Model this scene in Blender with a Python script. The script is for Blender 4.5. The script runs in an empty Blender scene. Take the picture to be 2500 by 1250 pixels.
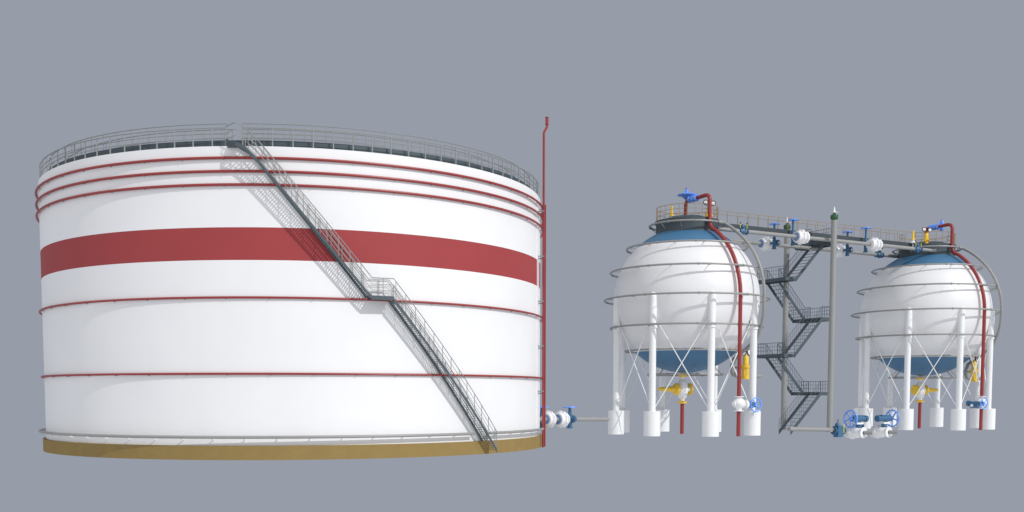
import bpy, math, random
from math import sin, cos, pi, radians as R
from mathutils import Vector, Matrix

sc = bpy.context.scene
COL = sc.collection

# ------------------------------------------------------------------ materials
def lin(c):
    return tuple(x / 12.92 if x <= .04045 else ((x + .055) / 1.055) ** 2.4 for x in c)

MATS = {}
def mat(name, rgb, rough=.5, metal=0., var=.05, scale=1.2, spec=.5, streak=0., coat=0., bump=0., rust=0.):
    if name in MATS: return MATS[name]
    m = bpy.data.materials.new(name); m.use_nodes = True
    nt = m.node_tree; b = nt.nodes['Principled BSDF']
    tc = nt.nodes.new('ShaderNodeTexCoord')
    nz = nt.nodes.new('ShaderNodeTexNoise'); nz.inputs['Scale'].default_value = scale
    nz.inputs['Detail'].default_value = 6; nz.inputs['Roughness'].default_value = .6
    nt.links.new(tc.outputs['Object'], nz.inputs['Vector'])
    mp = nt.nodes.new('ShaderNodeMapRange')
    mp.inputs['From Min'].default_value = .3; mp.inputs['From Max'].default_value = .7
    mp.inputs['To Min'].default_value = 1 - var; mp.inputs['To Max'].default_value = 1 + var * .4
    nt.links.new(nz.outputs['Fac'], mp.inputs['Value'])
    mx = nt.nodes.new('ShaderNodeMix'); mx.data_type = 'RGBA'; mx.blend_type = 'MULTIPLY'
    mx.inputs['Factor'].default_value = 1
    mx.inputs['A'].default_value = (*rgb, 1)
    nt.links.new(mp.outputs['Result'], mx.inputs['B'])
    out = mx.outputs['Result']
    if streak:                                  # faint vertical run marks on tall painted steel
        mpg = nt.nodes.new('ShaderNodeMapping'); mpg.inputs['Scale'].default_value = (1.6, 1.6, .06)
        n2 = nt.nodes.new('ShaderNodeTexNoise'); n2.inputs['Scale'].default_value = 1.5; n2.inputs['Detail'].default_value = 5
        nt.links.new(tc.outputs['Object'], mpg.inputs['Vector']); nt.links.new(mpg.outputs['Vector'], n2.inputs['Vector'])
        m2 = nt.nodes.new('ShaderNodeMapRange')
        m2.inputs['From Min'].default_value = .45; m2.inputs['From Max'].default_value = .75
        m2.inputs['To Min'].default_value = 1; m2.inputs['To Max'].default_value = 1 - streak
        nt.links.new(n2.outputs['Fac'], m2.inputs['Value'])
        x2 = nt.nodes.new('ShaderNodeMix'); x2.data_type = 'RGBA'; x2.blend_type = 'MULTIPLY'; x2.inputs['Factor'].default_value = 1
        nt.links.new(out, x2.inputs['A']); nt.links.new(m2.outputs['Result'], x2.inputs['B'])
        out = x2.outputs['Result']
    nt.links.new(out, b.inputs['Base Color'])
    mr = nt.nodes.new('ShaderNodeMapRange')
    mr.inputs['To Min'].default_value = max(.05, rough - .06); mr.inputs['To Max'].default_value = rough + .06
    nt.links.new(nz.outputs['Fac'], mr.inputs['Value']); nt.links.new(mr.outputs['Result'], b.inputs['Roughness'])
    b.inputs['Metallic'].default_value = metal
    b.inputs['Specular IOR Level'].default_value = spec
    if bump:
        bp = nt.nodes.new('ShaderNodeBump'); bp.inputs['Strength'].default_value = bump; bp.inputs['Distance'].default_value = .02
        n3 = nt.nodes.new('ShaderNodeTexNoise'); n3.inputs['Scale'].default_value = 9; n3.inputs['Detail'].default_value = 4
        nt.links.new(tc.outputs['Object'], n3.inputs['Vector']); nt.links.new(n3.outputs['Fac'], bp.inputs['Height'])
        nt.links.new(bp.outputs['Normal'], b.inputs['Normal'])
    MATS[name] = m
    return m

WHITE = mat('white_tank_paint', (.79, .79, .795), .5, var=.025, scale=.35, spec=.35, streak=.006)
RED = mat('red_band_paint', (.33, .052, .055), .6, var=.05, scale=.5, spec=.2)
REDP = mat('red_pipe_paint', (.285, .030, .028), .42, var=.06, scale=2)
OCHRE = mat('ochre_concrete', (.275, .190, .070), .9, var=.08, scale=1.5, spec=.2, bump=.3)
SLATE = mat('slate_steel', (.058, .082, .096), .5, var=.08, scale=2)
DSLATE = mat('bridge_beam_steel', (.036, .050, .060), .55, var=.08, scale=2)
SLATE2 = mat('dark_slate_steel', (.050, .070, .082), .5, var=.08, scale=2)
GALV = mat('galvanised_rail', (.27, .28, .275), .45, metal=.15, var=.06, scale=3)
GREY = mat('grey_pipe_paint', (.285, .285, .275), .45, var=.06, scale=1.5)
SPH = mat('white_sphere_paint', (.77, .77, .775), .38, var=.02, scale=.6, spec=.5)
LEGW = mat('white_leg_paint', (.80, .81, .81), .5, var=.03, scale=1.5)
BLUE = mat('blue_cap_paint', (.052, .158, .285), .45, var=.05, scale=.7)
OCR = mat('ochre_rail_paint', (.33, .21, .07), .5, var=.08, scale=3)
WVALVE = mat('white_valve_paint', (.82, .82, .82), .3, var=.02, scale=3, spec=.6)
DBLUE = mat('dark_blue_valve_paint', (.040, .13, .25), .4, var=.08, scale=3)
LBLUE = mat('light_blue_wheel_paint', (.15, .35, .90), .35, var=.04, scale=3)
RBLUE = mat('bright_blue_regulator_paint', (.15, .33, .86), .3, var=.06, scale=3)
YEL = mat('yellow_valve_paint', (.84, .55, .045), .4, var=.05, scale=3)
GREEN = mat('green_arrester_paint', (.022, .105, .035), .5, var=.15, scale=4)
BLACK = mat('black_rubber', (.015, .015, .02), .5, var=.05)
FACE = mat('gauge_dial', (.75, .75, .75), .3, var=.02)
DGREY = mat('grey_pipe_bore', (.20, .20, .20), .6, var=.06)
SEALB = mat('blue_seal_ring', (.18, .28, .50), .5, var=.05)
YROD = mat('yellow_rod_paint', (.75, .70, .12), .5, var=.03)

# ------------------------------------------------------------------ mesh builder
def perp(d):
    d = d.normalized(); a = Vector((0, 0, 1)) if abs(d.z) < .9 else Vector((1, 0, 0))
    x = d.cross(a).normalized(); return x, d.cross(x).normalized()

class MB:
    def __init__(s): s.v = []; s.f = []; s.m = []
    def add(s, vs, fs, mi=0):
        o = len(s.v); s.v += [tuple(v) for v in vs]; s.f += [tuple(i + o for i in f) for f in fs]; s.m += [mi] * len(fs)
    def box(s, lo, hi, mi=0):
        x0, y0, z0 = lo; x1, y1, z1 = hi
        s.add([(x0, y0, z0), (x1, y0, z0), (x1, y1, z0), (x0, y1, z0), (x0, y0, z1), (x1, y0, z1), (x1, y1, z1), (x0, y1, z1)],
              [(3, 2, 1, 0), (4, 5, 6, 7), (0, 1, 5, 4), (1, 2, 6, 5), (2, 3, 7, 6), (3, 0, 4, 7)], mi)
    def bar(s, a, b, w, h, mi=0, up=(0, 0, 1)):
        a = Vector(a); b = Vector(b); d = (b - a).normalized(); up = Vector(up)
        x = d.cross(up)
        if x.length < 1e-4: x = Vector((1, 0, 0))
        x.normalize(); y = x.cross(d).normalized(); vs = []
        for p in (a, b):
            for i, j in ((-1, -1), (1, -1), (1, 1), (-1, 1)): vs.append(p + x * (i * w / 2) + y * (j * h / 2))
        s.add(vs, [(3, 2, 1, 0), (4, 5, 6, 7), (0, 1, 5, 4), (1, 2, 6, 5), (2, 3, 7, 6), (3, 0, 4, 7)], mi)
    def tube(s, pts, r, n=10, closed=False, caps=True, mi=0):
        P = [Vector(p) for p in pts]; N = len(P); vs = []; fs = []
        rr = r if isinstance(r, (list, tuple)) else [r] * N
        x = None
        for i in range(N):
            if closed: d = P[(i + 1) % N] - P[i - 1]
            else: d = P[min(i + 1, N - 1)] - P[max(i - 1, 0)]
            d.normalize()
            if x is None: x, y = perp(d)
            else:
                x = (x - d * x.dot(d)).normalized(); y = d.cross(x)
            for k in range(n):
                t = 2 * pi * k / n; vs.append(P[i] + (x * cos(t) + y * sin(t)) * rr[i])
        M = N if closed else N - 1
        for i in range(M):
            a = i * n; b = ((i + 1) % N) * n
            off = 0
            if closed and i == N - 1:              # twist-free closing
                best = min(range(n), key=lambda k: (Vector(vs[b + k]) - Vector(vs[a])).length); off = best
            for k in range(n):
                k2 = (k + 1) % n
                fs.append((a + k, a + k2, b + (k2 + off) % n, b + (k + off) % n))
        if caps and not closed:
            fs.append(tuple(reversed(range(n)))); fs.append(tuple(range((N - 1) * n, N * n)))
        s.add(vs, fs, mi)
    def ring(s, c, r, z, t, n=160, k=8, a0=None, a1=None, mi=0):
        if a0 is None:
            s.tube([(c[0] + r * cos(2 * pi * i / n), c[1] + r * sin(2 * pi * i / n), z) for i in range(n)], t, k, True, mi=mi)
        else:
            m = max(2, int(n * abs(a1 - a0) / 360))
            s.tube([(c[0] + r * cos(R(a0 + (a1 - a0) * i / m)), c[1] + r * sin(R(a0 + (a1 - a0) * i / m)), z) for i in range(m + 1)], t, k, mi=mi)
    def lathe(s, prof, o=(0, 0, 0), d=(0, 0, 1), n=32, mi=0, closed=False, mis=None):
        o = Vector(o); d = Vector(d).normalized()
        if abs(d.z) > .999: x, y = Vector((1, 0, 0)), Vector((0, 1, 0)) if d.z > 0 else Vector((0, -1, 0))
        else: x, y = perp(d)
        vs = []; fs = []; idx = []
        for (r, h) in prof:
            if r < 1e-6: idx.append([len(vs)] * n); vs.append(o + d * h)
            else:
                idx.append(list(range(len(vs), len(vs) + n)))
                for k in range(n):
                    t = 2 * pi * k / n; vs.append(o + d * h + (x * cos(t) + y * sin(t)) * r)
        L = len(prof); ml = []
        for i in range(L if closed else L - 1):
            a = idx[i]; b = idx[(i + 1) % L]
            for k in range(n):
                k2 = (k + 1) % n; f = []
                for q in (a[k], a[k2], b[k2], b[k]):
                    if q not in f: f.append(q)
                if len(f) > 2: fs.append(tuple(f)); ml.append(mis[i] if mis else mi)
        o_ = len(s.v); s.v += [tuple(v) for v in vs]; s.f += [tuple(i + o_ for i in f) for f in fs]; s.m += ml
    def cyl(s, a, b, r, n=16, mi=0):
        a = Vector(a); b = Vector(b); L = (b - a).length
        s.lathe([(0, 0), (r, 0), (r, L), (0, L)], a, b - a, n, mi)
    def mesh(s, name, mats, smooth=35):
        me = bpy.data.meshes.new(name); me.from_pydata(s.v, [], s.f)
        if not isinstance(mats, (list, tuple)): mats = [mats]
        for m in mats: me.materials.append(m)
        if len(mats) > 1: me.polygons.foreach_set('material_index', s.m)
        me.update()
        import bmesh
        bm = bmesh.new(); bm.from_mesh(me); bmesh.ops.recalc_face_normals(bm, faces=bm.faces); bm.to_mesh(me); bm.free()
        if smooth:
            me.polygons.foreach_set('use_smooth', [True] * len(me.polygons))
            me.set_sharp_from_angle(angle=R(smooth))
        return me

def obj(name, mb, mats, parent=None, smooth=35, loc=None, rot=None):
    me = mb if isinstance(mb, bpy.types.Mesh) else mb.mesh(name, mats, smooth)
    o = bpy.data.objects.new(name, me); COL.objects.link(o)
    if parent: o.parent = parent
    if loc: o.location = loc
    if rot: o.rotation_euler = rot
    return o

def tag(o, label, cat, group=None):
    o['label'] = label; o['category'] = cat
    if group: o['group'] = group
    return o

def thing(name, label, cat, loc=(0, 0, 0), rotz=0., group=None):
    o = bpy.data.objects.new(name, None); COL.objects.link(o)
    o.location = loc; o.rotation_euler = (0, 0, rotz)
    return tag(o, label, cat, group)

def copy_tree(o, parent=None):
    c = o.copy(); COL.objects.link(c); c.parent = parent
    for ch in [x for x in ALLKIDS.get(o.name, [])]: copy_tree(ch, c)
    return c
ALLKIDS = {}
def index_kids():
    ALLKIDS.clear()
    for o in COL.objects:
        if o.parent: ALLKIDS.setdefault(o.parent.name, []).append(o)

def dup(root, loc, rotz, label, group=None):
    index_kids()
    c = copy_tree(root); c.location = loc; c.rotation_euler = (0, 0, rotz); c['label'] = label
    if group: c['group'] = group
    return c

# ------------------------------------------------------------------ site frame
TH = R(18.714)
G1 = Vector((33.062, 15.623, 0)); E1 = Vector((cos(TH), sin(TH), 0)); E2 = Vector((-sin(TH), cos(TH), 0))
def W(u, v, z=0.): return G1 + E1 * u + E2 * v + Vector((0, 0, z))
SPAN = 31.18

def pol(r, a, z): return (r * cos(R(a)), r * sin(R(a)), z)

# ================================================================== BIG TANK
RT, HT = 16.0, 16.22
tank = thing('storage_tank', 'large white cylindrical storage tank with one broad red band', 'storage tank')
b = MB()
prof = [(RT, .752), (RT, 10.41), (RT, 12.09), (RT, HT - .02), (RT - .02, HT), (RT - .14, HT), (RT - .14, 15.9)]
b.lathe(prof, n=256, mis=[0, 1, 0, 0, 0, 0])
obj('shell', b, [WHITE, RED], tank)
b = MB(); b.lathe([(15.86, .76), (16.19, .75), (16.19, 0), (0, 0)], n=256)
obj('foundation', b, OCHRE, tank)
b = MB(); b.lathe([(15.85, 15.9), (10, 16.25), (0, 16.6)], n=96)
obj('roof', b, WHITE, tank, smooth=60)
b = MB(); b.lathe([(14.3, 16.45), (15.6, 16.45), (15.6, 16.61), (15.56, 16.61), (15.56, 16.52), (14.3, 16.52)], n=192, closed=True)
b.lathe([(15.6, 16.0), (15.6, 16.446), (15.55, 16.446), (15.55, 16.0)], n=192, closed=True)
obj('walkway', b, SLATE, tank)

def gap_ring(bm, r, z, t, a0, a1, k=6):       # a ring open between a0 and a1 (degrees)
    bm.ring((0, 0), r, z, t, n=200, k=k, a0=a1, a1=a0 + 360)

def railing(name, r, z0, zs, t, spacing, phase, pr, gap, m):
    b = MB()
    for i, z in enumerate(zs): gap_ring(b, r, z, t if i == 0 else t * .7, gap[0], gap[1])
    rl = obj(name, b, m, tank)
    pb = MB(); pb.tube([(0, 0, z0), (0, 0, zs[0])], pr, 6)
    me = pb.mesh('post', m)
    n = int(round(360 / spacing)); angs = [phase + k * spacing for k in range(n)]
    ok = []
    for a in angs:
        d = (a - gap[0]) % 360
        if d < (gap[1] - gap[0]) % 360: continue
        ok.append(a)
    for a in ok + [gap[0], gap[1]]:
        obj('post', me, m, rl, loc=pol(r, a, 0))
    return rl
railing('guard_rail', 15.88, HT - .02, [17.17, 16.86, 16.62], .030, 3.75, -110.0, .038, (-103.7, -100.5), GALV)
railing('guard_rail', 15.35, 16.52, [17.51, 17.02], .027, 4.0, -121.0, .018, (-103.85, -100.9), GALV)
railing('guard_rail', 14.46, 16.52, [17.44, 17.0], .026, 4.5, -119.0, .018, (-103.95, -101.8), GALV)

# cooling spray rings
b = MB(); b.bar((15.99, 0, 0), (16.14, 0, 0), .04, .03); BRK = b.mesh('bracket', GALV)
b = MB(); b.tube([(15.99, 0, 1.02), (16.33, 0, 1.16)], .028, 6); BRK2 = b.mesh('bracket', WHITE)
for i, (z, t) in enumerate([(15.61, .072), (14.93, .072), (14.25, .072), (8.48, .062), (4.525, .062)]):
    b = MB(); b.ring((.02, .105), 16.185, z, t, n=256, k=10)
    rg = obj('spray_pipe', b, REDP, tank)
    for k in range(45):
        obj('bracket', BRK, GALV, rg, loc=(0, 0, z - .075), rot=(0, 0, R(-88 + 8 * k)))
# grey drain ring near the foot, open where the stair comes down
b = MB(); b.ring((0, 0), 16.35, 1.21, .085, n=256, k=10, a0=-50.6, a1=-54.2 + 360)
dr = obj('foot_pipe', b, GREY, tank)
for k in range(60):
    a = -47 + 6 * k
    if -54.5 < ((a + 180) % 360) - 180 < -50.3: continue
    obj('bracket', BRK2, GREY, dr, rot=(0, 0, R(a)))
# wall pad strip at the right-hand edge
b = MB()
for a in (-20.2, -21.9):
    b.bar(pol(16.03, a, 1.0), pol(16.03, a, 15.9), .07, .07, up=(cos(R(a)), sin(R(a)), 0))
obj('wall_strip', b, WHITE, tank)

# ------------------------------------------------------------------ spiral stair
stair = thing('curved_stair', 'grey steel stair curving up the white wall with a landing halfway', 'stair')
RI, RO = 16.1, 16.8
U0, U1 = (-77.5, 8.46), (-97.6, 15.42)
TOPS = [(-99.3, 15.90), (-100.95, 16.17)]
L0, L1 = (-49.2, .2), (-73.4, 8.46)
def lerp(a, b, t): return a + (b - a) * t
def helix(A, B, r, dz=0, n=28):
    return [pol(r, lerp(A[0], B[0], i / n), lerp(A[1], B[1], i / n) + dz) for i in range(n + 1)]
def ribbon(bm, pts, w, h):                     # plate swept on a path, vertical sides
    P = [Vector(p) for p in pts]; vs = []; fs = []
    for i, p in enumerate(P):
        d = P[min(i + 1, len(P) - 1)] - P[max(i - 1, 0)]; d.z = 0; d.normalize(); x = Vector((d.y, -d.x, 0))
        for a, c in ((-1, -1), (1, -1), (1, 1), (-1, 1)): vs.append(p + x * (a * w / 2) + Vector((0, 0, c * h / 2)))
    n = len(P)
    for i in range(n - 1):
        for k in range(4):
            k2 = (k + 1) % 4; fs.append((i * 4 + k, i * 4 + k2, i * 4 + 4 + k2, i * 4 + 4 + k))
    fs += [(3, 2, 1, 0), tuple(n * 4 - 4 + k for k in range(4))]
    bm.add(vs, fs)
land_in = lambda r, z, a0=U0[0], a1=L1[0], n=4: [pol(r, lerp(a0, a1, i / n), z) for i in range(n + 1)]
for r in (RO, RI):
    b = MB()
    path = [pol(r, *TOPS[1]), pol(r, *TOPS[0])] + list(reversed(helix(U0, U1, r)))[:-1] + land_in(r, 8.54)[0:] + list(reversed(helix(L0, L1, r)))
    ribbon(b, path, .025, .21)
    if r == RO:                                # top landing edge, turning in to the walkway
        ribbon(b, [pol(RO, -100.98, 16.17), pol(16.4, -102.0, 16.22), pol(15.92, -103.4, 16.3)], .025, .21)
    obj('stringer', b, SLATE, stair)
b = MB()
STEP = .105
for A, B in ((U0, U1), (L0, L1), (U1, TOPS[1])):
    n = int((B[1] - A[1]) / STEP)
    for i in range(n):
        t = (i + .5) / n; a = lerp(A[0], B[0], t); z = lerp(A[1], B[1], t) + .02
        w = .106
        c = [pol(RI + .013, a - w, z), pol(RO - .013, a - w, z), pol(RO - .013, a + w, z), pol(RI + .013, a + w, z)]
        c2 = [(x, y, zz + .014) for x, y, zz in c]
        b.add(c + c2, [(3, 2, 1, 0), (4, 5, 6, 7), (0, 1, 5, 4), (1, 2, 6, 5), (2, 3, 7, 6), (3, 0, 4, 7)])
for rr in (16.34, 16.57):
    ribbon(b, [(x, y, z - .012) for x, y, z in helix(U0, U1, rr)], .02, .02); ribbon(b, [(x, y, z - .012) for x, y, z in helix(L0, L1, rr)], .02, .02)
obj('treads', b, SLATE2, stair)
b = MB()
def wedge(bm, a0, a1, r0, r1, z0, z1, n=6):
    for i in range(n):
        p, q = lerp(a0, a1, i / n), lerp(a0, a1, (i + 1) / n)
        c = [pol(r0, p, z0), pol(r1, p, z0), pol(r1, q, z0), pol(r0, q, z0)]
        c2 = [(x, y, z1) for x, y, _ in c]; f = [(3, 2, 1, 0), (4, 5, 6, 7), (0, 1, 5, 4), (2, 3, 7, 6)]
        if i == 0: f.append((3, 0, 4, 7))
        if i == n - 1: f.append((1, 2, 6, 5))
        bm.add(c + c2, f)
wedge(b, -77.45, -73.45, RI + .015, RO - .015, 8.47, 8.6)
obj('landing', b, SLATE2, stair)
b = MB(); tri = [pol(16.03, -103.2, 16.12), pol(RO - .02, -101.0, 16.12), pol(16.03, -101.0, 16.12)]
b.add(tri + [(x, y, 16.2) for x, y, _ in tri], [(2, 1, 0), (3, 4, 5), (0, 1, 4, 3), (1, 2, 5, 4), (2, 0, 3, 5)])
obj('landing', b, SLATE2, stair)
b = MB(); b.bar(pol(15.93, -103.55, 16.45), pol(15.93, -103.15, 16.45), .04, .3)
obj('toe_plate', b, SLATE, stair)

def rail_path(r, h):
    p = []
    if r > 16.5: p = [pol(15.93, -103.55, 16.24 + h), pol(16.35, -102.3, 16.24 + h), pol(r, -100.95, 16.24 + h)]
    p += [pol(r, -99.3, 15.97 + h)]
    p += [pol(r, lerp(U1[0], U0[0], i / 26), lerp(U1[1] + .1, U0[1] + .14, i / 26) + h) for i in range(27)]
    p += [pol(r, lerp(L1[0], L0[0], i / 28), lerp(L1[1] + .14, L0[1] + .12, i / 28) + h) for i in range(29)]
    return p
for r in (RO + .0, RI):
    b = MB()
    for h, t in ((.97, .024), (.64, .014), (.33, .014)): b.tube(rail_path(r, h), t, 6)
    rl = obj('handrail', b, GALV, stair)
    pb = MB(); pb.tube([(0, 0, .1), (0, 0, 1.07)], .02, 6); me = pb.mesh('post', GALV)
    off = 0 if r > 16.5 else 1.0
    a = -97.5 + off
    obj('post', me, GALV, rl, loc=pol(r, -99.3, 15.9))
    while a < -78.4:
        z = lerp(U1[1], U0[1], (a - U1[0]) / (U0[0] - U1[0])); obj('post', me, GALV, rl, loc=pol(r, a, z)); a += 2.0
    for a in (-75.45,): obj('post', me, GALV, rl, loc=pol(r, a, 8.5))
    a = -73.0 + off * .5
    while a < -49.3:
        z = lerp(L1[1], L0[1], (a - L1[0]) / (L0[0] - L1[0])); obj('post', me, GALV, rl, loc=pol(r, a, z)); a += 1.93
    obj('post', me, GALV, rl, loc=pol(r, -49.25, .24))

# ------------------------------------------------------------------ red riser beside the tank
ris = thing('riser_pipe', 'tall thin red riser pipe standing at the right edge of the white tank', 'riser pipe')
ra = -20.3
px, py, _ = pol(16.36, ra, 0)
b = MB(); b.tube([(px, py, 0), (px, py, 20.05), (px + .02, py, 20.2), (px + .2, py + .03, 20.5), (px + .21, py + .03, 20.7)], .075, 10)
obj('pipe', b, REDP, ris)
b = MB(); b.lathe([(0, 20.68), (.12, 20.68), (.12, 20.73), (.1, 20.73), (.1, 21.1), (.12, 21.1), (.12, 21.15), (.09, 21.15), (.09, 21.0), (0, 21.0)], (px + .21, py + .03, 0), n=20)
obj('outlet_cap', b, REDP, ris)
b = MB()
for z in (15.2, 12.34, 9.47, 6.58, 3.66):
    b.bar(pol(16.0, ra - .35, z), pol(16.42, ra - .35, z), .07, .07); b.bar(pol(16.0, ra + .3, z - .13), pol(16.42, ra + .3, z - .13), .07, .07)
obj('wall_brackets', b, GALV, ris)
r2 = thing('riser_pipe', 'shorter riser pipe half hidden just behind the tall red one', 'riser pipe')
qx, qy, _ = pol(16.45, ra + .55, 0)
b = MB(); b.tube([(qx, qy, .05), (qx, qy, 15.55), (qx - .02, qy - .02, 15.65)], .05, 10)
obj('pipe', b, REDP, r2)

# ================================================================== SPHERICAL TANKS (local frame: x = towards second sphere, -y = towards viewer)
SZ, SR, RC = 11.683, 6.309, 6.27
def build_sphere():
    t = thing('spherical_tank', 'nearer white spherical gas tank on eight legs, blue caps top and bottom', 'spherical tank', W(0, 0), TH, 'spherical gas tanks')
    capz = 4.5; e = math.degrees(math.asin(capz / SR))
    def zone(a0, a1, n): return [(SR * cos(R(a)), SR * sin(R(a))) for a in [a0 + (a1 - a0) * i / n for i in range(n + 1)]]
    b = MB(); b.lathe(zone(-e, e, 48), (0, 0, SZ), n=128); obj('shell', b, SPH, t, smooth=60)
    b = MB(); b.lathe(zone(e, 89.9, 18) + [(0, SR)], (0, 0, SZ), n=128); obj('top_cap', b, BLUE, t, smooth=60)
    b = MB(); b.lathe([(0, -SR)] + zone(-89.9, -e, 18), (0, 0, SZ), n=128); obj('bottom_cap', b, BLUE, t, smooth=60)
    b = MB(); b.lathe([(2.69, 17.25), (2.69, 18.3), (2.8, 18.3), (2.8, 18.47), (2.3, 18.47), (2.15, 18.62), (1.5, 18.84), (0, 18.86)], n=96)
    obj('collar', b, SLATE2, t)
    # platform railing
    b = MB()
    for z, q in ((19.62, .024), (19.22, .016), (18.84, .016)): b.ring((0, 0), 2.65, z, q, n=72, k=6, a0=14, a1=346)
    rl = obj('platform_rail', b, OCR, t)
    pb = MB(); pb.tube([(0, 0, 18.57), (0, 0, 19.62)], .02, 6); me = pb.mesh('post', OCR)
    for k in range(24): obj('post', me, OCR, rl, loc=pol(2.65, 14 + 332 * k / 23, 0))
    # spray rings
    for r, z in ((3.25, 6.43), (5.22, 4.44), (6.6, 2.40), (7.12, 0), (6.6, -2.42), (5.28, -4.42), (3.25, -6.48)):
        b = MB(); b.ring((0, 0), r, SZ + z, .083, n=120, k=10)
        for k in range(10):                    # pipe couplings
            a = -121 + 36 * k
            b.lathe([(.083, -.04), (.115, -.04), (.115, .04), (.083, .04)], pol(r, a, SZ + z), (-sin(R(a)), cos(R(a)), 0), 12)
        rg = obj('spray_ring', b, GREY, t)
        if z > 6: q, n_ = (2.68, 0, SZ + z - .5), 11
        elif z < -6: q, n_ = (2.55, 0, SZ - math.sqrt(SR ** 2 - 2.55 ** 2) + .02), 12
        else: q, n_ = (math.sqrt(SR ** 2 - z * z) - .02, 0, SZ + z), 12
        br = MB(); br.tube([(r, 0, SZ + z - .05), q], .03, 6); me = br.mesh('ring_strut', GREY)
        for k in range(n_): obj('ring_strut', me, GREY, rg, rot=(0, 0, R(-171.5 + (360 / n_) * k)))
    # feed pipe, an arc outside the rings on the right
    pts = [pol(3.25, -75, SZ + 6.43), pol(3.45, -70, SZ + 6.38)]
    for el in range(61, -34, -5):
        az = -67 if el > -5 else -67 + (-5 - el) * .3
        pts.append(pol(7.27 * cos(R(el)), az, SZ + 7.27 * sin(R(el))))
    pts += [(2.95, -4.0, 7.1), (2.8, -3.15, 6.5), (2.76, -3.02, 6.0), (2.74, -3.0, 5.5), (2.9, -3.0, 5.2), (3.25, -3.0, 5.1), (5.9, -3.0, 5.1), (6.2, -3.0, 5.1)]
    b = MB(); b.tube(pts, [.14] * (len(pts) - 7) + [.17, .19, .2, .2, .19, .16, .07], 12); obj('feed_pipe', b, GREY, t)
    # legs
    b = MB(); prof = [(.29, 2.06)]
    for z in (3.4, 4.85, 6.3, 7.75): prof += [(.29, z - .02), (.30, z - .015), (.30, z + .015), (.29, z + .02)]
    prof += [(.29, 8.93), (.37, 8.96), (.37, 9.1), (.32, 9.13), (.32, 11.5), (.29, 11.72), (.2, 11.88), (0, 11.95)]
    b.lathe(prof, n=28); me = b.mesh('leg', LEGW, 30)
    f = MB(); f.lathe([(0, 0), (.7, 0), (.7, 2.04), (.68, 2.06), (.34, 2.06), (.34, 2.1), (0, 2.1)], n=40); fm = f.mesh('footing', LEGW)
    A = [-154.7 + 45 * k for k in range(8)]
    for a in A:
        lg = obj('leg', me, LEGW, t, loc=pol(RC, a, 0)); obj('footing', fm, LEGW, lg)
    for i in range(8):
        for s_ in (0, 1):
            a0, a1 = (A[i], A[i] + 45) if s_ == 0 else (A[i] + 45, A[i])
            p = Vector(pol(RC, a0, 10.15)); q = Vector(pol(RC, a1, 1.98)); n_ = Vector(pol(1, A[i] + 22.5, 0)) * (.04 if s_ else -.04)
            d = (q - p).normalized()
            br = MB(); br.tube([p + n_ + d * .25, q + n_ - d * .25], .042, 8); obj('cross_brace', br, LEGW, t)
    return t
s1 = build_sphere()
s2 = dup(s1, W(SPAN, 0), TH, 'farther white spherical gas tank at the right end of the footbridge', 'spherical gas tanks')
# the second platform opens towards the bridge, on the other side
for ch in COL.objects:
    if ch.parent == s2 and ch.name.startswith('platform_rail'): ch.rotation_euler = (0, 0, pi)

# ------------------------------------------------------------------ helper kits
def wheel(bm, c, n, r, tube=.04, spokes=5, mi=0, hub=.09):
    c = Vector(c); n = Vector(n).normalized(); x, y = perp(n)
    bm.tube([c + (x * cos(2 * pi * i / 32) + y * sin(2 * pi * i / 32)) * r for i in range(32)], tube, 8, True, mi=mi)
    for k in range(spokes):
        t = 2 * pi * k / spokes + .3; d = x * cos(t) + y * sin(t)
        bm.bar(c + d * hub * .8, c + d * (r - .01), tube * 1.5, tube * .9, mi, up=n)
    bm.cyl(c - n * .07, c + n * .07, hub, 14, mi)

def bolts(bm, x0, x1, rad, n, r=.035, mi=0):       # bolts parallel to local x
    for k in range(n):
        t = 2 * pi * k / n
        bm.cyl((x0, rad * cos(t), rad * sin(t)), (x1, rad * cos(t), rad * sin(t)), r, 6, mi)

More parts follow.
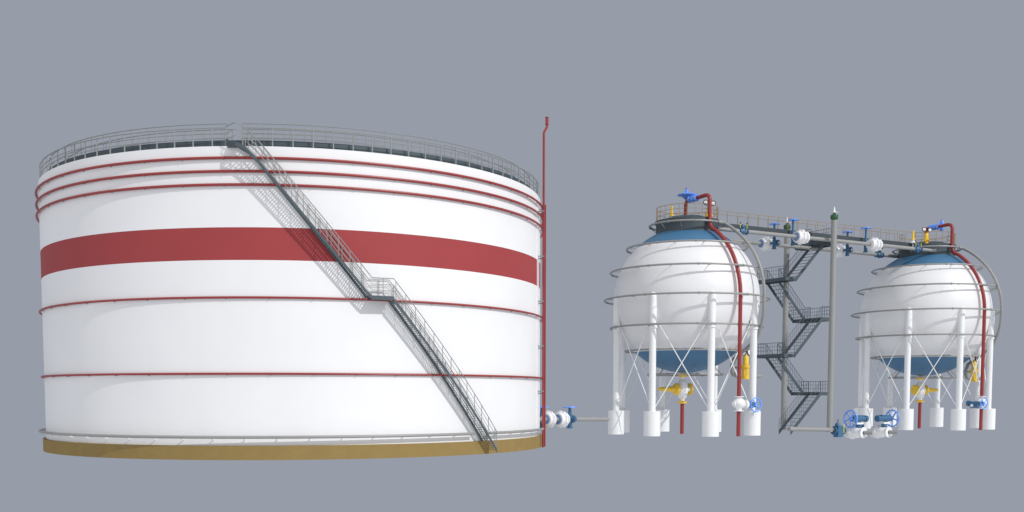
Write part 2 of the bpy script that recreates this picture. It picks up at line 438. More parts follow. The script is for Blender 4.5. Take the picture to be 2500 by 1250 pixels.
def build_ball_valve(label, loc, rotz, side=1, stem=(-.6, 1.7), hoff=.35):
    """white flanged ball valve, pipe axis = local x; the gear and handwheel stand on local +y * side"""
    t = thing('ball_valve', label, 'valve', loc, rotz, 'white flanged ball valves with blue handwheels')
    b = MB()
    b.lathe([(.17, -.66), (.48, -.66), (.5, -.64), (.5, -.57), (.44, -.55), (.46, -.42), (.56, -.26), (.65, -.2), (.66, -.13), (.65, -.06), (.57, -.02), (.5, .12),
             (.38, .22), (.36, .32), (.5, .36), (.53, .4), (.53, .5), (.46, .54), (.17, .56)], (0, 0, 0), (1, 0, 0), 40)
    bolts(b, -.24, -.02, .62, 9, .075); bolts(b, .33, .53, .49, 9, .06); bolts(b, -.68, -.54, .44, 10, .04)
    obj('body', b, WVALVE, t)
    b = MB(); b.lathe([(.17, -.72), (.36, -.72), (.38, -.665), (.17, -.665)], (0, 0, 0), (1, 0, 0), 28, closed=True)
    obj('seal_ring', b, SEALB, t)
    y = 1.08 * side
    b = MB(); b.cyl((0, .55 * side, 0), (0, y, 0), .12, 16); b.cyl((hoff, y - .16, 0), (hoff, y + .16, 0), .27, 24); b.cyl((hoff, y - .22, 0), (hoff, y + .22, 0), .2, 24)
    b.bar((-.05, y, 0), (hoff, y, 0), .3, .3)
    b.lathe([(0, stem[0]), (.21, stem[0]), (.21, stem[0] + .1), (.16, stem[0] + .14), (.16, .35), (.12, .5), (.10, stem[1] - .1), (.13, stem[1] - .1), (.13, stem[1] - .03), (0, stem[1] - .03)], (-.02, y, 0), (0, 0, 1), 20)
    g = obj('gearbox', b, DBLUE, t)
    b = MB(); b.cyl((hoff, y - .23, 0), (hoff, y - .26, 0), .1, 16); b.cyl((hoff, y + .23, 0), (hoff, y + .26, 0), .1, 16); obj('indicator', b, FACE, g)
    b = MB(); wheel(b, (-.02, y, stem[1]), (0, 0, 1), .46, .045, 5, hub=.12); obj('handwheel', b, LBLUE, t)
    return t

def build_lever_valve(label, loc, rotz, scale=1.):
    t = thing('gate_valve', label, 'valve', loc, rotz, 'small dark blue valves with yellow rods'); t.scale = (scale,) * 3
    b = MB()
    b.lathe([(.16, -.6), (.37, -.6), (.37, -.5), (.22, -.48), (.22, -.3), (.30, -.18), (.30, .18), (.22, .3), (.22, .48), (.37, .5), (.37, .6), (.16, .6)], (0, 0, 0), (1, 0, 0), 28)
    b.lathe([(.24, 0), (.24, .42), (.30, .42), (.30, .5), (.2, .52), (.14, .62), (.12, .78), (0, .8)], (0, 0, 0), (0, 0, 1), 20)
    b.cyl((0, 0, -.42), (0, 0, 0), .2, 18)
    bolts(b, -.64, -.46, .31, 8, .035); bolts(b, .46, .64, .31, 8, .035)
    obj('body', b, DBLUE, t)
    for x in (-.5, .5):
        b = MB(); b.tube([(x, -.12, .1), (x, -.12, .82)], .035, 8); r_ = obj('rod', b, YROD, t)
        k = MB(); k.lathe([(0, .8), (.075, .82), (.085, .9), (.06, .97), (0, .99)], (x, -.12, 0), n=12); obj('knob', k, BLACK, r_)
    return t

def pipe(name, label, cat, segs, r, m, group=None):
    t = thing(name, label, cat, (0, 0, 0), 0, group)
    for s_ in segs:
        b = MB(); b.tube(s_, r, 14); obj('pipe_run', b, m, t)
    return t

# ================================================================== FOOTBRIDGE AND PIPELINES
br_ = thing('footbridge', 'slate steel footbridge with ochre railings joining the two sphere tops', 'footbridge', W(0, 0, 18.2), TH)
b = MB(); b.box((2.72, -.66, .12), (SPAN - 2.72, .66, .3)); b.box((2.72, -.74, 0), (SPAN - 2.72, -.663, .36)); b.box((2.72, .663, 0), (SPAN - 2.72, .74, .36))
for k in range(20): b.box((3.2 + 1.3 * k, -.66, .02), (3.28 + 1.3 * k, .66, .118))
obj('deck', b, DSLATE, br_)
pb = MB(); pb.tube([(0, 0, .3), (0, 0, 1.41)], .022, 6); pme = pb.mesh('post', OCR)
for y, gaps in ((-.7, None), (.7, (17.35, 18.55))):
    b = MB()
    if gaps:
        b.tube([(2.7, y, 1.41), (gaps[0], y, 1.41), (gaps[0] + .1, y + .12, 1.38)], .022, 6); b.tube([(gaps[1], y, 1.41), (SPAN - 2.7, y, 1.41)], .022, 6)
    else: b.tube([(2.7, y, 1.41), (SPAN - 2.7, y, 1.41)], .022, 6)
    rl = obj('railing', b, OCR, br_)
    for k in range(22):
        x = 2.75 + 1.223 * k
        if gaps and gaps[0] < x < gaps[1]: continue
        obj('post', pme, OCR, rl, loc=(x, y, 0))
    if gaps:
        for x in gaps: obj('post', pme, OCR, rl, loc=(x, y, 0))

ZP = 17.72; VP = 2.2
ue = math.sqrt(2.69 ** 2 - VP ** 2) - .05
pipe('pipeline', 'grey pipeline along the near side of the footbridge', 'pipeline',
     [[W(ue, -VP, ZP), W(11.5 - .66, -VP, ZP)], [W(11.5 + .58, -VP, ZP), W(21.05 - .66, -VP, ZP)], [W(21.05 + .58, -VP, ZP), W(SPAN - ue, -VP, ZP)]], .17, GREY, 'pipelines under the footbridge')
pipe('pipeline', 'grey pipeline behind and below the footbridge, passing the back vent stack', 'pipeline',
     [[W(ue, VP, ZP - .08), W(11.35 - .66, VP, ZP - .08)], [W(11.35 + .58, VP, ZP - .08), W(21.0 - .66, VP, ZP - .08)], [W(21.0 + .58, VP, ZP - .08), W(SPAN - ue, VP, ZP - .08)]], .17, GREY, 'pipelines under the footbridge')
bv = build_ball_valve('white ball valve with blue handwheel on the near pipeline, between the vent stacks', W(11.5, -VP, ZP), TH, 1)
GV = 'white flanged ball valves with blue handwheels'
bw = dup(bv, W(21.05, -VP, ZP), TH, 'white ball valve with blue handwheel on the near pipeline, right of the front vent stack', GV)
for ch in list(COL.objects):
    if ch.parent == bw and ch.name.startswith('seal_ring'): bpy.data.objects.remove(ch)
bv2 = build_ball_valve('white ball valve on the back pipeline just right of the nearer sphere', W(11.35, VP, ZP - .08), TH, -1)
dup(bv2, W(21.0, VP, ZP - .08), TH, 'white ball valve on the back pipeline, half hidden behind the front vent stack', GV)
lv = build_lever_valve('small blue valve with two yellow rods on the near pipeline beside the nearer sphere', W(4.45, -VP, ZP), TH, .76)
LV = 'small dark blue valves with yellow rods'
dup(lv, W(27.1, -VP, ZP), TH, 'small blue valve with yellow rods in front of the farther sphere collar', LV)
dup(lv, W(26.75, VP, ZP - .08), TH, 'small blue valve with yellow rods on the back pipeline left of the farther sphere', LV)

# ------------------------------------------------------------------ vent stacks
def build_stack(label, u, v, grp):
    t = thing('vent_stack', label, 'vent stack', W(u, v), TH, grp)
    b = MB(); b.lathe([(0, 0), (.275, 0), (.275, 6.4), (.28, 6.4), (.28, 6.5), (.265, 6.5), (.265, 19.4), (0, 19.4)], n=28); obj('pole', b, GREY, t)
    b = MB(); b.lathe([(.22, 19.4), (.24, 19.45), (.31, 19.55), (.34, 19.68), (.31, 19.82), (.22, 19.92), (.08, 19.95), (.08, 20.05)], n=24)
    for k in range(12):
        a = 30 * k; b.bar(pol(.30, a, 19.52), pol(.30, a, 19.85), .05, .08)
    obj('flame_arrester', b, GREEN, t)
    b = MB(); b.lathe([(.12, 20.03), (.34, 20.06), (.35, 20.1), (.2, 20.13), (.12, 20.16), (.08, 20.22), (.075, 20.34), (.02, 20.62), (0, 20.64)], n=24)
    obj('cap', b, WVALVE, t)
    return t
st = build_stack('tall grey vent stack in front of the footbridge, right of the stair, with green arrester', 14.78, -2.95, 'grey vent stacks')
dup(st, W(15.14, 3.36), TH, 'tall grey vent stack behind the footbridge, rising through the stair tower', 'grey vent stacks')

# ------------------------------------------------------------------ stair tower (local: x=u, y=v from its base)
tw = thing('stair_tower', 'zigzag slate steel stair tower climbing from the ground to the footbridge', 'stair tower', W(0, 0), TH)
UL0, UL1, UR0, UR1 = 12.55, 13.88, 17.42, 18.7
VF0, VF1, VB0, VB1 = .8, 2.35, 3.05, 4.6
lev = [0, 3.71, 7.33, 10.92, 14.52, 18.1]
TK = .33
def t_flight(z0, z1, ua, ub, v0, v1, sides=2):
    rise = z1 - z0
    a = Vector((ua, 0, z0)); bq = Vector((ub, 0, z1))
    d = (bq - a)
    for v in (v0, v1):
        b = MB(); vs = []
        for p in (a, bq):
            for y in (-.03, .03):
                for z in (-TK - .05, .02): vs.append((p.x, v + y, p.z + z))
        b.add(vs, [(0, 1, 3, 2), (4, 6, 7, 5), (0, 4, 5, 1), (2, 3, 7, 6), (1, 5, 7, 3), (0, 2, 6, 4)])
        obj('stringer', b, SLATE, tw)
    b = MB(); n = 11
    s = 1 if ub > ua else -1
    for i in range(n):
        x = lerp(ua, ub, (i + .5) / n); z = lerp(z0, z1, (i + .5) / n)
        b.box((x - .07, v0 + .033, z - .03), (x + .07, v1 - .033, z))
    obj('treads', b, SLATE2, tw)
    for v in (v0, v1)[2 - sides:]:
        b = MB(); b.tube([(ua, v, z0 + 1.05), (ub, v, z1 + 1.05)], .024, 6); b.tube([(ua, v, z0 + .55), (ub, v, z1 + .55)], .014, 6)
        m = 14
        for i in range(m + 1):
            t = i / m; b.tube([(lerp(ua, ub, t), v, lerp(z0, z1, t)), (lerp(ua, ub, t), v, lerp(z0, z1, t) + 1.05)], .013 if 0 < i < m else .024, 5)
        obj('handrail', b, SLATE, tw)
def grid_rail(bm, p, q, z):
    p = Vector((*p, z)); q = Vector((*q, z)); L = (q - p).length; n = max(1, round(L / .33))
    for h, t in ((1.05, .024), (.7, .013), (.35, .013)): bm.tube([p + Vector((0, 0, h)), q + Vector((0, 0, h))], t, 6)
    for i in range(n + 1):
        c = p.lerp(q, i / n); bm.tube([c, c + Vector((0, 0, 1.05))], .013 if 0 < i < n else .024, 5)
def t_landing(u0, u1, z, left):
    b = MB()
    b.box((u0 + .05, VF0 + .05, z - .1), (u1 - .05, VB1 - .05, z - .04))
    for y in (VF0, VB1 - .048): b.box((u0, y, z - TK), (u1, y + .048, z))
    for x in (u0, u1 - .048): b.box((x, VF0 + .05, z - TK + .002), (x + .048, VB1 - .05, z - .002))
    obj('landing', b, SLATE, tw)
    b = MB()
    uo = u0 if left else u1
    if not left: grid_rail(b, (u0, VF0), (u1, VF0), z)
    grid_rail(b, (u0, VB1), (u1, VB1), z)
    grid_rail(b, (uo, VF0), (uo, VB1), z)
    ui = u1 if left else u0
    grid_rail(b, (ui, VF1), (ui, VB0), z)
    obj('landing_rail', b, SLATE, tw)
t_flight(0, lev[1], UL1 - .3, UR0, VF0, VF1)
t_landing(UR0, UR1, lev[1], False)
t_flight(lev[1], lev[2], UR0, UL1, VB0, VB1)
t_landing(UL0, UL1, lev[2], True)
t_flight(lev[2], lev[3], UL1, UR0, VF0, VF1)
t_landing(UR0, UR1, lev[3], False)
t_flight(lev[3], lev[4], UR0, UL1, VB0, VB1)
t_landing(UL0, UL1, lev[4], True)
t_flight(lev[4], lev[5], UL1, UR0, VF0, VF1, 1)
b = MB(); z = lev[5]
b.box((UR0 + .05, VF0 + .05, z + .3), (UR1 - .05, VB1 - .05, z + .36))
for y in (VF0, VB1 - .048): b.box((UR0, y, z - TK), (UR1, y + .048, z + .4))
for x in (UR0, UR1 - .048): b.box((x, VF0 + .05, z - TK + .002), (x + .048, VB1 - .05, z + .398))
obj('landing', b, SLATE, tw)
b = MB(); grid_rail(b, (UR0, VB0 - .6), (UR0, VB1), z + .4); grid_rail(b, (UR1, VF0), (UR1, VB1), z + .4); grid_rail(b, (UR0, VB1), (UR1, VB1), z + .4)
obj('landing_rail', b, SLATE, tw)

# ================================================================== SPHERE EQUIPMENT
def arcpts(c, r, a0, a1, n=6):                   # arc in the local y-z plane
    return [(c[0], c[1] + r * cos(R(lerp(a0, a1, i / n))), c[2] + r * sin(R(lerp(a0, a1, i / n)))) for i in range(n + 1)]
def build_discharge(label, u0):
    t = thing('discharge_pipe', label, 'discharge pipe', W(u0, 0), TH, 'red discharge pipes of the spheres')
    ZT = 20.36
    b = MB(); b.tube([(-.12, .05, 18.84), (-.12, .05, ZT - .45)] + [(-.1, .05 - .42 * (1 - cos(R(a))), ZT - .45 + .45 * sin(R(a))) for a in (25, 50, 75, 90)], .165, 14)
    obj('inlet_leg', b, REDP, t)
    V = -2.97
    pts = [(0, -1.35, ZT - .02), (0, -2.45, ZT + .02)] + [(0, -2.52 - .45 * sin(R(a)), ZT - .45 + .45 * cos(R(a))) for a in (15, 35, 55, 75, 90)]
    pts += [(0, V, 18.4), (0, V - .02, 18.05), (0, V - .12, 17.75), (0, V - .35, 17.45)]
    RR = 6.72
    for el in (56, 51, 46, 41, 36, 31, 26, 21, 16, 11, 6, 1): pts.append((.2 * (60 - el) / 60, -RR * cos(R(el)), SZ + RR * sin(R(el))))
    pts += [(.2, -RR, 11.2), (.2, -RR, 8), (.2, -RR, 4), (.2, -RR, 3.3)]
    b = MB(); b.tube(pts, .165, 14); obj('outer_run', b, REDP, t, smooth=50)
    b = MB(); b.tube([(.2, -RR, 2.1), (.2, -RR, 0)], .165, 14); obj('foot_run', b, REDP, t)
    return t
d1 = build_discharge('red pipe bending over the nearer sphere and down its front', 0)
dup(d1, W(SPAN, 0), TH, 'red pipe bending over the farther sphere and down its front', 'red discharge pipes of the spheres')

# blue regulators on the sphere tops
t = thing('regulator_valve', 'bright blue regulator with wide saucer actuator on the nearer sphere top', 'regulator', W(-.05, .0, 20.36), TH)
b = MB(); b.lathe([(.16, .38), (.32, .38), (.32, .5), (.2, .52), (.27, .75), (.30, .95), (.24, 1.15), (.2, 1.25), (.33, 1.27), (.33, 1.39), (.16, 1.39)], (0, 0, -.02), (0, -1, 0), 24)
b.lathe([(.25, -.02), (.2, -.2), (.14, -.32), (0, -.34)], (0, -.85, 0), (0, 0, 1), 16)
b.bar((0, -.75, .0), (0, -.05, .28), .3, .3)
for k in range(8):
    a = 45 * k; b.cyl((.27 * cos(R(a)), -1.2, -.02 + .27 * sin(R(a))), (.27 * cos(R(a)), -1.45, -.02 + .27 * sin(R(a))), .03, 6)
obj('body', b, RBLUE, t)
b = MB(); b.lathe([(.2, .08), (.34, .2), (.5, .3), (.76, .38), (.8, .40), (.8, .46), (.62, .5), (.34, .58), (.24, .64), (.15, .66), (.13, .95), (0, .96)], (0, .02, 0), (0, 0, 1), 32)
for k in range(16):
    x, y, _ = pol(.75, 22.5 * k, 0); b.cyl((x, y + .02, .35), (x, y + .02, .51), .03, 6)
a_ = obj('actuator', b, RBLUE, t)
b = MB(); b.cyl((0, .02, .96), (0, .02, 1.02), .1, 12); obj('tip', b, REDP, a_)
t = thing('regulator_valve', 'bright blue slim regulator beside the red pipe on the farther sphere top', 'regulator', W(SPAN, 0, 20.36), TH)
b = MB(); b.lathe([(.16, .38), (.32, .38), (.32, .5), (.2, .52), (.27, .75), (.30, .95), (.24, 1.15), (.2, 1.25), (.33, 1.27), (.33, 1.39), (.16, 1.39)], (0, 0, -.02), (0, -1, 0), 24)
b.bar((0, -1.0, 0), (.5, -1.3, 0), .22, .22)
for k in range(8):
    a = 45 * k; b.cyl((.27 * cos(R(a)), -1.2, -.02 + .27 * sin(R(a))), (.27 * cos(R(a)), -1.45, -.02 + .27 * sin(R(a))), .03, 6); b.cyl((.27 * cos(R(a)), -.34, -.02 + .27 * sin(R(a))), (.27 * cos(R(a)), -.55, -.02 + .27 * sin(R(a))), .03, 6)
obj('body', b, RBLUE, t)
b = MB(); b.lathe([(0, -.42), (.2, -.4), (.24, -.25), (.24, .1), (.3, .12), (.3, .2), (.2, .24), (.17, .5), (.13, .62), (0, .63)], (.5, -1.35, 0), (0, 0, 1), 24)
a_ = obj('actuator', b, RBLUE, t)
b = MB(); b.cyl((.5, -1.35, .63), (.5, -1.35, .69), .09, 12); obj('tip', b, REDP, a_)

# yellow relief valves with pressure gauges
def build_relief(label, loc, rotz):
    t = thing('relief_valve', label, 'relief valve', loc, rotz, 'yellow relief valves with twin gauges')
    b = MB()
    b.lathe([(0, 0), (.19, 0), (.19, .12), (.15, .14), (.2, .3), (.29, .36), (.29, .44), (.22, .46), (.21, .95), (.16, 1.02), (.16, 1.08), (0, 1.1)], n=24)
    for k in range(10): x, y, _ = pol(.25, 36 * k, 0); b.cyl((x, y, .31), (x, y, .49), .028, 6)
    b.cyl((-.33, 0, .3), (.33, 0, .3), .11, 16)
    obj('body', b, YEL, t)
    for s_ in (-1, 1):
        cx = .42 * s_; n_ = Vector((-.5, -1, .05)).normalized(); c = Vector((cx, -.02, 1.38))
        g = MB(); g.tube([(.05 * s_, 0, 1.05), (cx, 0, 1.25)], .025, 6); g.lathe([(0, 0), (.2, 0), (.22, .02), (.22, .09), (.16, .09), (.155, .075), (0, .075)], c, n_, 24)
        go = obj('pressure_gauge', g, BLACK, t)
        f = MB(); f.cyl(c + n_ * .076, c + n_ * .082, .155, 24); obj('dial', f, FACE, go)
        f = MB(); x_, y_ = perp(n_); f.bar(c + n_ * .09, c + n_ * .09 + (x_ * .6 + y_ * .8) * .11, .012, .006); obj('needle', f, BLACK, go)
    return t
rvv = build_relief('yellow relief valve with twin round gauges behind the red pipe on the nearer platform', W(.72, -2.05, 18.47), TH)
GR = 'yellow relief valves with twin gauges'
dup(rvv, W(SPAN - 1.95, -1.5, 18.47), TH, 'yellow relief valve with twin round gauges on the farther platform', GR)

def build_big_relief(label, loc, rotz):
    t = thing('safety_valve', label, 'safety valve', loc, rotz, 'tall yellow safety valves hung beside the lower spheres')
    b = MB()
    b.lathe([(0, 0), (.36, 0), (.36, .12), (.29, .14), (.26, .5), (.27, .95), (.37, 1.0), (.37, 1.18), (.25, 1.2), (.25, 1.9), (.2, 1.98), (.12, 2.0), (.1, 2.15), (0, 2.16)], n=24)
    for k in range(10): x, y, _ = pol(.32, 36 * k, 0); b.cyl((x, y, .92), (x, y, 1.25), .032, 6)
    for k in range(6): x, y, _ = pol(.27, 60 * k + 20, 0); b.bar((x, y, .1), (x, y, 1.0), .05, .05)
    obj('body', b, YEL, t)
    for s_ in (-1, 1):
        c = Vector((.34 * s_, 0, 2.32)); n_ = Vector((.35 * s_ - .2, -.8, .0)).normalized()
        g = MB(); g.tube([(0, 0, 2.1), c], .03, 6); g.lathe([(0, -.04), (.27, -.04), (.29, -.02), (.29, .07), (.24, .07), (.23, .05), (0, .05)], c, n_, 24)
        go = obj('pressure_gauge', g, BLACK, t)
        f = MB(); f.cyl(c + n_ * .051, c + n_ * .058, .23, 24); obj('dial', f, FACE, go)
    # grey neck tying it to the feed pipe
    f = MB(); f.tube([(-.5, .85, 1.0), (-.2, .3, 1.0)], .1, 10); obj('neck', f, GREY, t)
    return t
sv = build_big_relief('tall yellow safety valve low on the right of the nearer sphere', W(3.42, -3.95, 4.78), TH)
dup(sv, W(SPAN + 2.6, -4.0, 4.75), TH, 'tall yellow safety valve low on the right of the farther sphere', 'tall yellow safety valves hung beside the lower spheres')

# warning cones
def build_cone(label, loc):
    t = thing('gas_detector', label, 'gas detector', loc, TH, 'yellow cone detectors by the sphere platforms')
    b = MB(); b.lathe([(0, .32), (.24, .32), (.22, .38), (.14, .42), (.085, 1.22), (0, 1.25)], n=20); obj('cone', b, YEL, t)
    b = MB(); b.lathe([(0, .0), (.24, .0), (.3, .04), (.26, .1), (.17, .16), (.15, .315), (0, .315)], n=20); obj('base', b, WVALVE, t)
    b = MB(); b.tube([(0, 0, -.42), (0, 0, 0)], .035, 8); obj('rod', b, WVALVE, t)
    return t
gd = build_cone('yellow cone detector on a white base, left on the nearer platform', W(-1.75, -.05, 18.5))
dup(gd, W(SPAN - 3.25, -.95, 18.5), TH, 'yellow cone detector on a white base, outside the farther platform rail', 'yellow cone detectors by the sphere platforms')

# bottom outlet assemblies
def build_outlet(label, loc, rotz):
    t = thing('bottom_outlet', label, 'outlet valve', loc, rotz, 'bottom outlets of the spheres')
    b = MB(); b.lathe([(.2, 5.0), (.2, 4.8), (.27, 4.75), (.40, 4.5), (.48, 4.15), (.5, 3.85), (.46, 3.5), (.36, 3.22), (.22, 3.08), (.2, 3.05), (.2, 2.9)], n=32)
    b.lathe([(.26, .35), (.24, .62), (.24, .74)], (0, 0, 3.93), (1, 0, 0), 24); b.lathe([(.26, .35), (.24, .62), (.24, .74)], (0, 0, 3.93), (-1, 0, 0), 24)
    obj('valve_body', b, WVALVE, t)
    b = MB(); b.lathe([(0, 5.0), (.3, 5.0), (.4, 5.07), (.4, 5.22), (.2, 5.24), (.2, 5.4), (0, 5.4)], n=28); obj('top_flange', b, YEL, t)
    b = MB(); b.lathe([(.16, 2.66), (.33, 2.66), (.4, 2.74), (.4, 2.86), (.33, 2.9), (.16, 2.9)], n=28); obj('lower_flange', b, YEL, t)
    b = MB(); b.lathe([(.2, .74), (.5, .7), (.53, .74), (.53, .82), (.46, .88), (0, .9)], (0, 0, 3.93), (1, 0, 0), 32); obj('end_flange', b, YEL, t)
    b = MB(); b.lathe([(.2, .58), (.5, .62), (.53, .68), (.51, .76), (.40, .86), (.25, .9), (.25, 1.15), (.21, 1.8), (.15, 2.45), (.16, 2.6), (0, 2.62)], (0, 0, 3.93), (-1, 0, 0), 32); obj('handle_cone', b, YEL, t)
    b = MB(); b.tube([(0, 0, 2.7), (0, 0, 0)], .165, 14); obj('drain_pipe', b, REDP, t)
    return t
bo = build_outlet('white and yellow outlet valve under the nearer sphere, its cone pointing left', W(-.37, -.1), TH)
dup(bo, W(SPAN - .5, -.1), TH + pi, 'white and yellow outlet valve under the farther sphere, its cone pointing right', 'bottom outlets of the spheres')

# globe valves on the red pipes near the ground
RV = -6.72
def globe(t):
    b = MB(); b.lathe([(.16, 2.08), (.44, 2.08), (.44, 2.13), (.24, 2.16), (.26, 2.3), (.45, 2.45), (.54, 2.68), (.54, 2.78), (.45, 3.0), (.28, 3.12), (.24, 3.24), (.44, 3.26), (.44, 3.31), (.16, 3.31)], (0, 0, 0), n=36)
    b.lathe([(.2, .3), (.2, .6), (0, .62)], (0, 0, 2.7), (-1, 0, 0), 16)
    return b
t = thing('globe_valve', 'white globe valve with upright blue handwheel on the nearer red pipe', 'valve', W(.2, RV), TH)
b = globe(t); obj('body', b, WVALVE, t)
b = MB(); b.lathe([(.25, .4), (.25, .66), (.42, .68), (.42, .74), (.36, .76), (.36, .95), (.2, 1.0)], (0, .1, 2.62), (1, 0, 0), 28); obj('bonnet', b, WVALVE, t)
b = MB(); b.cyl((.95, .1, 2.6), (1.55, .1, 2.6), .27, 20); b.cyl((1.75, .95, 2.6), (1.75, 0, 2.6), .2, 18); b.bar((1.3, .1, 2.6), (1.8, .1, 2.6), .4, .42); obj('actuator', b, DBLUE, t)
b = MB(); wheel(b, (1.78, -.12, 2.6), (0, -1, 0), .58, .055, 5, hub=.13); obj('handwheel', b, LBLUE, t)
t = thing('globe_valve', 'white globe valve with long blue actuator in front, on the farther red pipe', 'valve', W(SPAN + .2, RV), TH)
b = globe(t); obj('body', b, WVALVE, t)
b = MB(); b.cyl((-1.0, .0, 2.6), (-.3, 0, 2.6), .22, 20); b.cyl((-1.0, -.9, 2.6), (-1.0, .55, 2.6), .2, 20); b.cyl((-1.0, .55, 2.6), (-1.0, .8, 2.6), .27, 20); b.cyl((-1.3, .1, 2.4), (-.5, .1, 2.4), .27, 24); obj('actuator', b, DBLUE, t)
b = MB(); b.cyl((-1.33, .1, 2.4), (-1.3, .1, 2.4), .16, 20); obj('indicator', b, FACE, t)
b = MB(); wheel(b, (-1.0, -1.0, 2.6), (0, -1, 0), .5, .045, 5, hub=.12); obj('handwheel', b, LBLUE, t)

# ================================================================== LOW PIPE BETWEEN TANK AND SPHERE
P0 = Vector((15.3, -2.9, 1.77)); P1 = Vector((22.3, 2.76, 1.62)); dd = (P1 - P0); LL = dd.length; dh = math.atan2(dd.y, dd.x)
def PL(s): return P0 + dd * (s / LL)
def near(x, y): return (Vector((x, y, 0)) - Vector((P0.x, P0.y, 0))).dot(Vector((dd.x, dd.y, 0)).normalized())
sA, sB = near(16.62, -1.8), near(17.75, -.88)
pipe('pipeline', 'low grey pipe leaving the big tank towards the nearer sphere leg', 'pipeline', [[PL(0), PL(LL - .15)]], .155, GREY)
va = build_ball_valve('white ball valve against the big tank, half hidden behind the red riser', PL(sA), dh, 1, (-.66, .84), .25)
vb = dup(va, PL(sB), dh, 'white ball valve with blue handwheel on the low pipe, nearer the sphere', GV)
for v_, q_ in ((va, .5), (vb, .68)):
    for ch in COL.objects:
        if ch.parent == v_ and (ch.name.startswith('body') or ch.name.startswith('seal')): ch.scale = (q_, .9, .9)
# the second one carries its gear past the body on the sphere side
for ch in COL.objects:
    if ch.parent == vb and (ch.name.startswith('gearbox') or ch.name.startswith('handwheel')): ch.location = (.98, -1.08, 0)
    if ch.parent == va and (ch.name.startswith('gearbox') or ch.name.startswith('handwheel')): ch.location = (-.15, -.6, 0)

# ================================================================== GROUND VALVE GROUP
VG = -3.0
pipe('pipeline', 'short grey pipe at ground level running into the front vent stack', 'pipeline', [[W(9.6, VG, .36), W(15.3, VG, .2)]], .2, GREY)
t = thing('gate_valve', 'blocky dark blue valve with yellow rod at the foot of the front vent stack', 'valve', W(15.75, VG - .1, .12), TH)
b = MB(); b.lathe([(.16, -.62), (.4, -.62), (.4, -.54), (.25, -.5), (.25, .5), (.4, .54), (.4, .62), (.16, .62)], (0, 0, 0), (1, 0, 0), 28)
b.box((-.3, -.28, -.62), (.34, .3, .42)); b.lathe([(.26, .42), (.24, .6), (.14, .72), (0, .74)], (-.08, 0, 0), n=20)
bolts(b, -.68, -.5, .33, 8, .04); bolts(b, .5, .68, .33, 8, .04)
obj('body', b, DBLUE, t)
b = MB(); b.tube([(.4, -.3, -.25), (.4, -.3, .62)], .045, 8); obj('rod', b, YROD, t)
b = MB(); b.tube([(-.08, 0, .74), (-.08, 0, .82)], .03, 8); b.tube([(-.08 + .1 * cos(2 * pi * i / 14), 0, .92 + .1 * sin(2 * pi * i / 14)) for i in range(14)], .022, 6, True); obj('lifting_eye', b, BLACK, t)

def build_motor_valve(label, u, z, mirror, wlabel=None):
    t = thing('motor_valve', label, 'valve', W(u - .12, VG, z), TH, 'white motor driven valves at ground level')
    ax = Vector((cos(R(-86)), sin(R(-86)), 0))
    b = MB()
    b.lathe([(.16, -1.0), (.56, -1.0), (.56, -.9), (.36, -.88), (.36, -.62), (.64, -.6), (.66, -.5), (.66, -.4), (.58, -.38), (.56, 0), (.5, .3), (.36, .55), (.3, .66), (.5, .68), (.52, .72), (.52, .8), (.17, .8)], (0, 0, 0), ax, 36)
    x, y = perp(ax)
    for k in range(12):
        d = x * cos(R(30 * k)) + y * sin(R(30 * k)); b.cyl(d * .61 + ax * -.66, d * .61 + ax * -.34, .045, 6)
        b.cyl(d * .42 + ax * .66, d * .42 + ax * .83, .03, 6)
    obj('body', b, WVALVE, t)
    b = MB(); b.lathe([(.3, -1.03), (.44, -1.03), (.44, -.99), (.3, -.99)], (0, 0, 0), ax, 28, closed=True); obj('gasket', b, BLACK, t)
    b = MB(); b.tube([ax * .8, ax * 1.5 + Vector((.35, .05, 0))], .19, 14); obj('stub_pipe', b, GREY, t)
    s = -1 if not mirror else 1
    b = MB(); b.box((-.42 + .1 * s, -.5, .78), (.42 + .1 * s, .05, .95)); b.box((-.04, -.3, .5), (.04, -.1, .78)); obj('bracket', b, WVALVE, t)
    b = MB(); b.lathe([(0, .3), (.15, .36), (.25, .5), (.25, .776), (0, .776)], (-.2 * s if False else 0, -.22, 0), n=20)
    b.cyl((-.9, -.22, 1.3), (.9, -.22, 1.3), .26, 24)
    e_ = .72 * -s; b.cyl((e_ * 1.0, -.22, 1.3), (e_ * 1.4, -.22, 1.3), .31, 24)
    b.box((-.5, -.42, 1.44), (.5, .0, 1.64)); b.cyl((.25 * s, -.22, .95), (.25 * s, -.22, 1.25), .22, 18)
    obj('motor', b, DBLUE, t)
    b = MB(); wheel(b, (1.12 * s, -.22, 1.3), (1, 0, 0), .78, .075, 5, hub=.16); obj('handwheel', b, LBLUE, t)
    return t
build_motor_valve('white motor driven valve at ground level, its blue handwheel on the left', 18.45, -.12, False)
build_motor_valve('white motor driven valve at ground level, its blue handwheel on the right', 21.9, -.12, True)
dup(lv, W(19.9, VG + 1.2, .5), TH, 'dark blue valve with yellow rods between the two motor driven valves', LV)

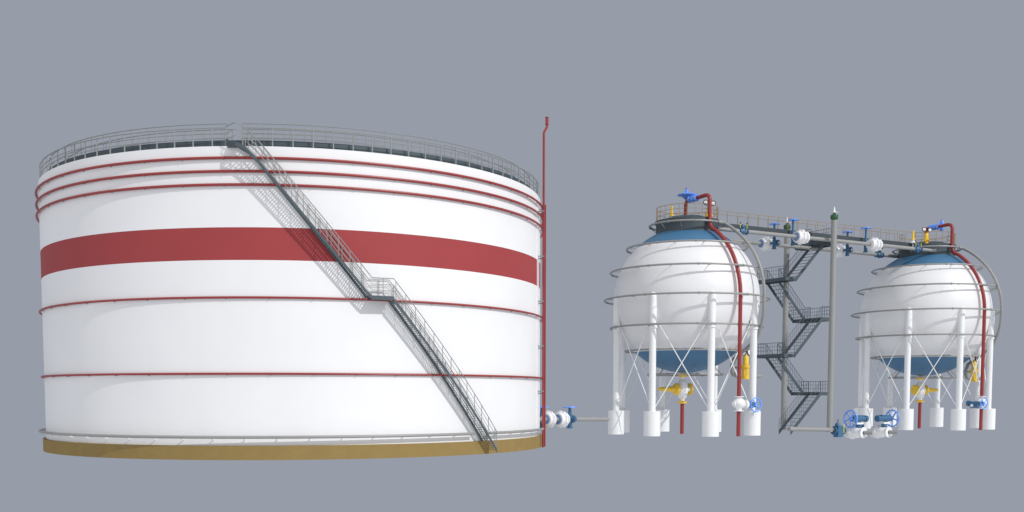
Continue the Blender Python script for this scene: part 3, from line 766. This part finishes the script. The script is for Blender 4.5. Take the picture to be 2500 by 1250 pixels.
# ================================================================== LIGHT, WORLD, CAMERA
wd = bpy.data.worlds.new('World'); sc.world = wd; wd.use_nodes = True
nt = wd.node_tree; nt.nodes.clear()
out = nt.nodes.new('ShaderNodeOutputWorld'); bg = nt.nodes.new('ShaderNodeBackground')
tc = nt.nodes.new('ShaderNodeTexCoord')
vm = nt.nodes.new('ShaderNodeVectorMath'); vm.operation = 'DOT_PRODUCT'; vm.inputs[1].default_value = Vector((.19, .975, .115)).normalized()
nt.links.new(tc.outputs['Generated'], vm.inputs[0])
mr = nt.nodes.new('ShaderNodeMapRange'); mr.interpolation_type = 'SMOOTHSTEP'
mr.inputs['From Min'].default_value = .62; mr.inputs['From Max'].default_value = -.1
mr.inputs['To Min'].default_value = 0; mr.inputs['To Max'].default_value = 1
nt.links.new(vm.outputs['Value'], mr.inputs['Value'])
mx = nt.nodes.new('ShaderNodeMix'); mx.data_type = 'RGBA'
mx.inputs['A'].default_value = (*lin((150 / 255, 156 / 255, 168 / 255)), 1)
mx.inputs['B'].default_value = (.735, .755, .80, 1)  # added fill light: world brightens away from the view, plain grey ahead
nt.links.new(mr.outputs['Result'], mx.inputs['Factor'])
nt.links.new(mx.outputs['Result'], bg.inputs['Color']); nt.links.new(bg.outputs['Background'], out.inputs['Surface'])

sd = bpy.data.lights.new('sun', 'SUN'); sd.energy = 2.35; sd.angle = R(.5); sd.color = (1, .985, .965)
so = bpy.data.objects.new('sun', sd); COL.objects.link(so); so.location = (30, -40, 60)
AZ, EL = R(-50), R(38)
so.rotation_euler = Vector((cos(AZ) * cos(EL), sin(AZ) * cos(EL), sin(EL))).to_track_quat('Z', 'Y').to_euler()

cd = bpy.data.cameras.new('camera'); co = bpy.data.objects.new('camera', cd); COL.objects.link(co)
F = 2559.116
cd.sensor_width = 36; cd.sensor_fit = 'HORIZONTAL'; cd.lens = 36 * F / 2500
cd.shift_x = (1250 - 1239.578) / 2500; cd.shift_y = (1148.551 - 625) / 2500
cd.clip_start = .5; cd.clip_end = 2000
co.location = (0, -72.4287, 3.4096)
co.rotation_euler = (R(90 - 4.1113), 0, R(-11.0097))
sc.camera = co
sc.view_settings.view_transform = 'Standard'; sc.view_settings.look = 'None'
sc.view_settings.exposure = 0; sc.view_settings.gamma = 1
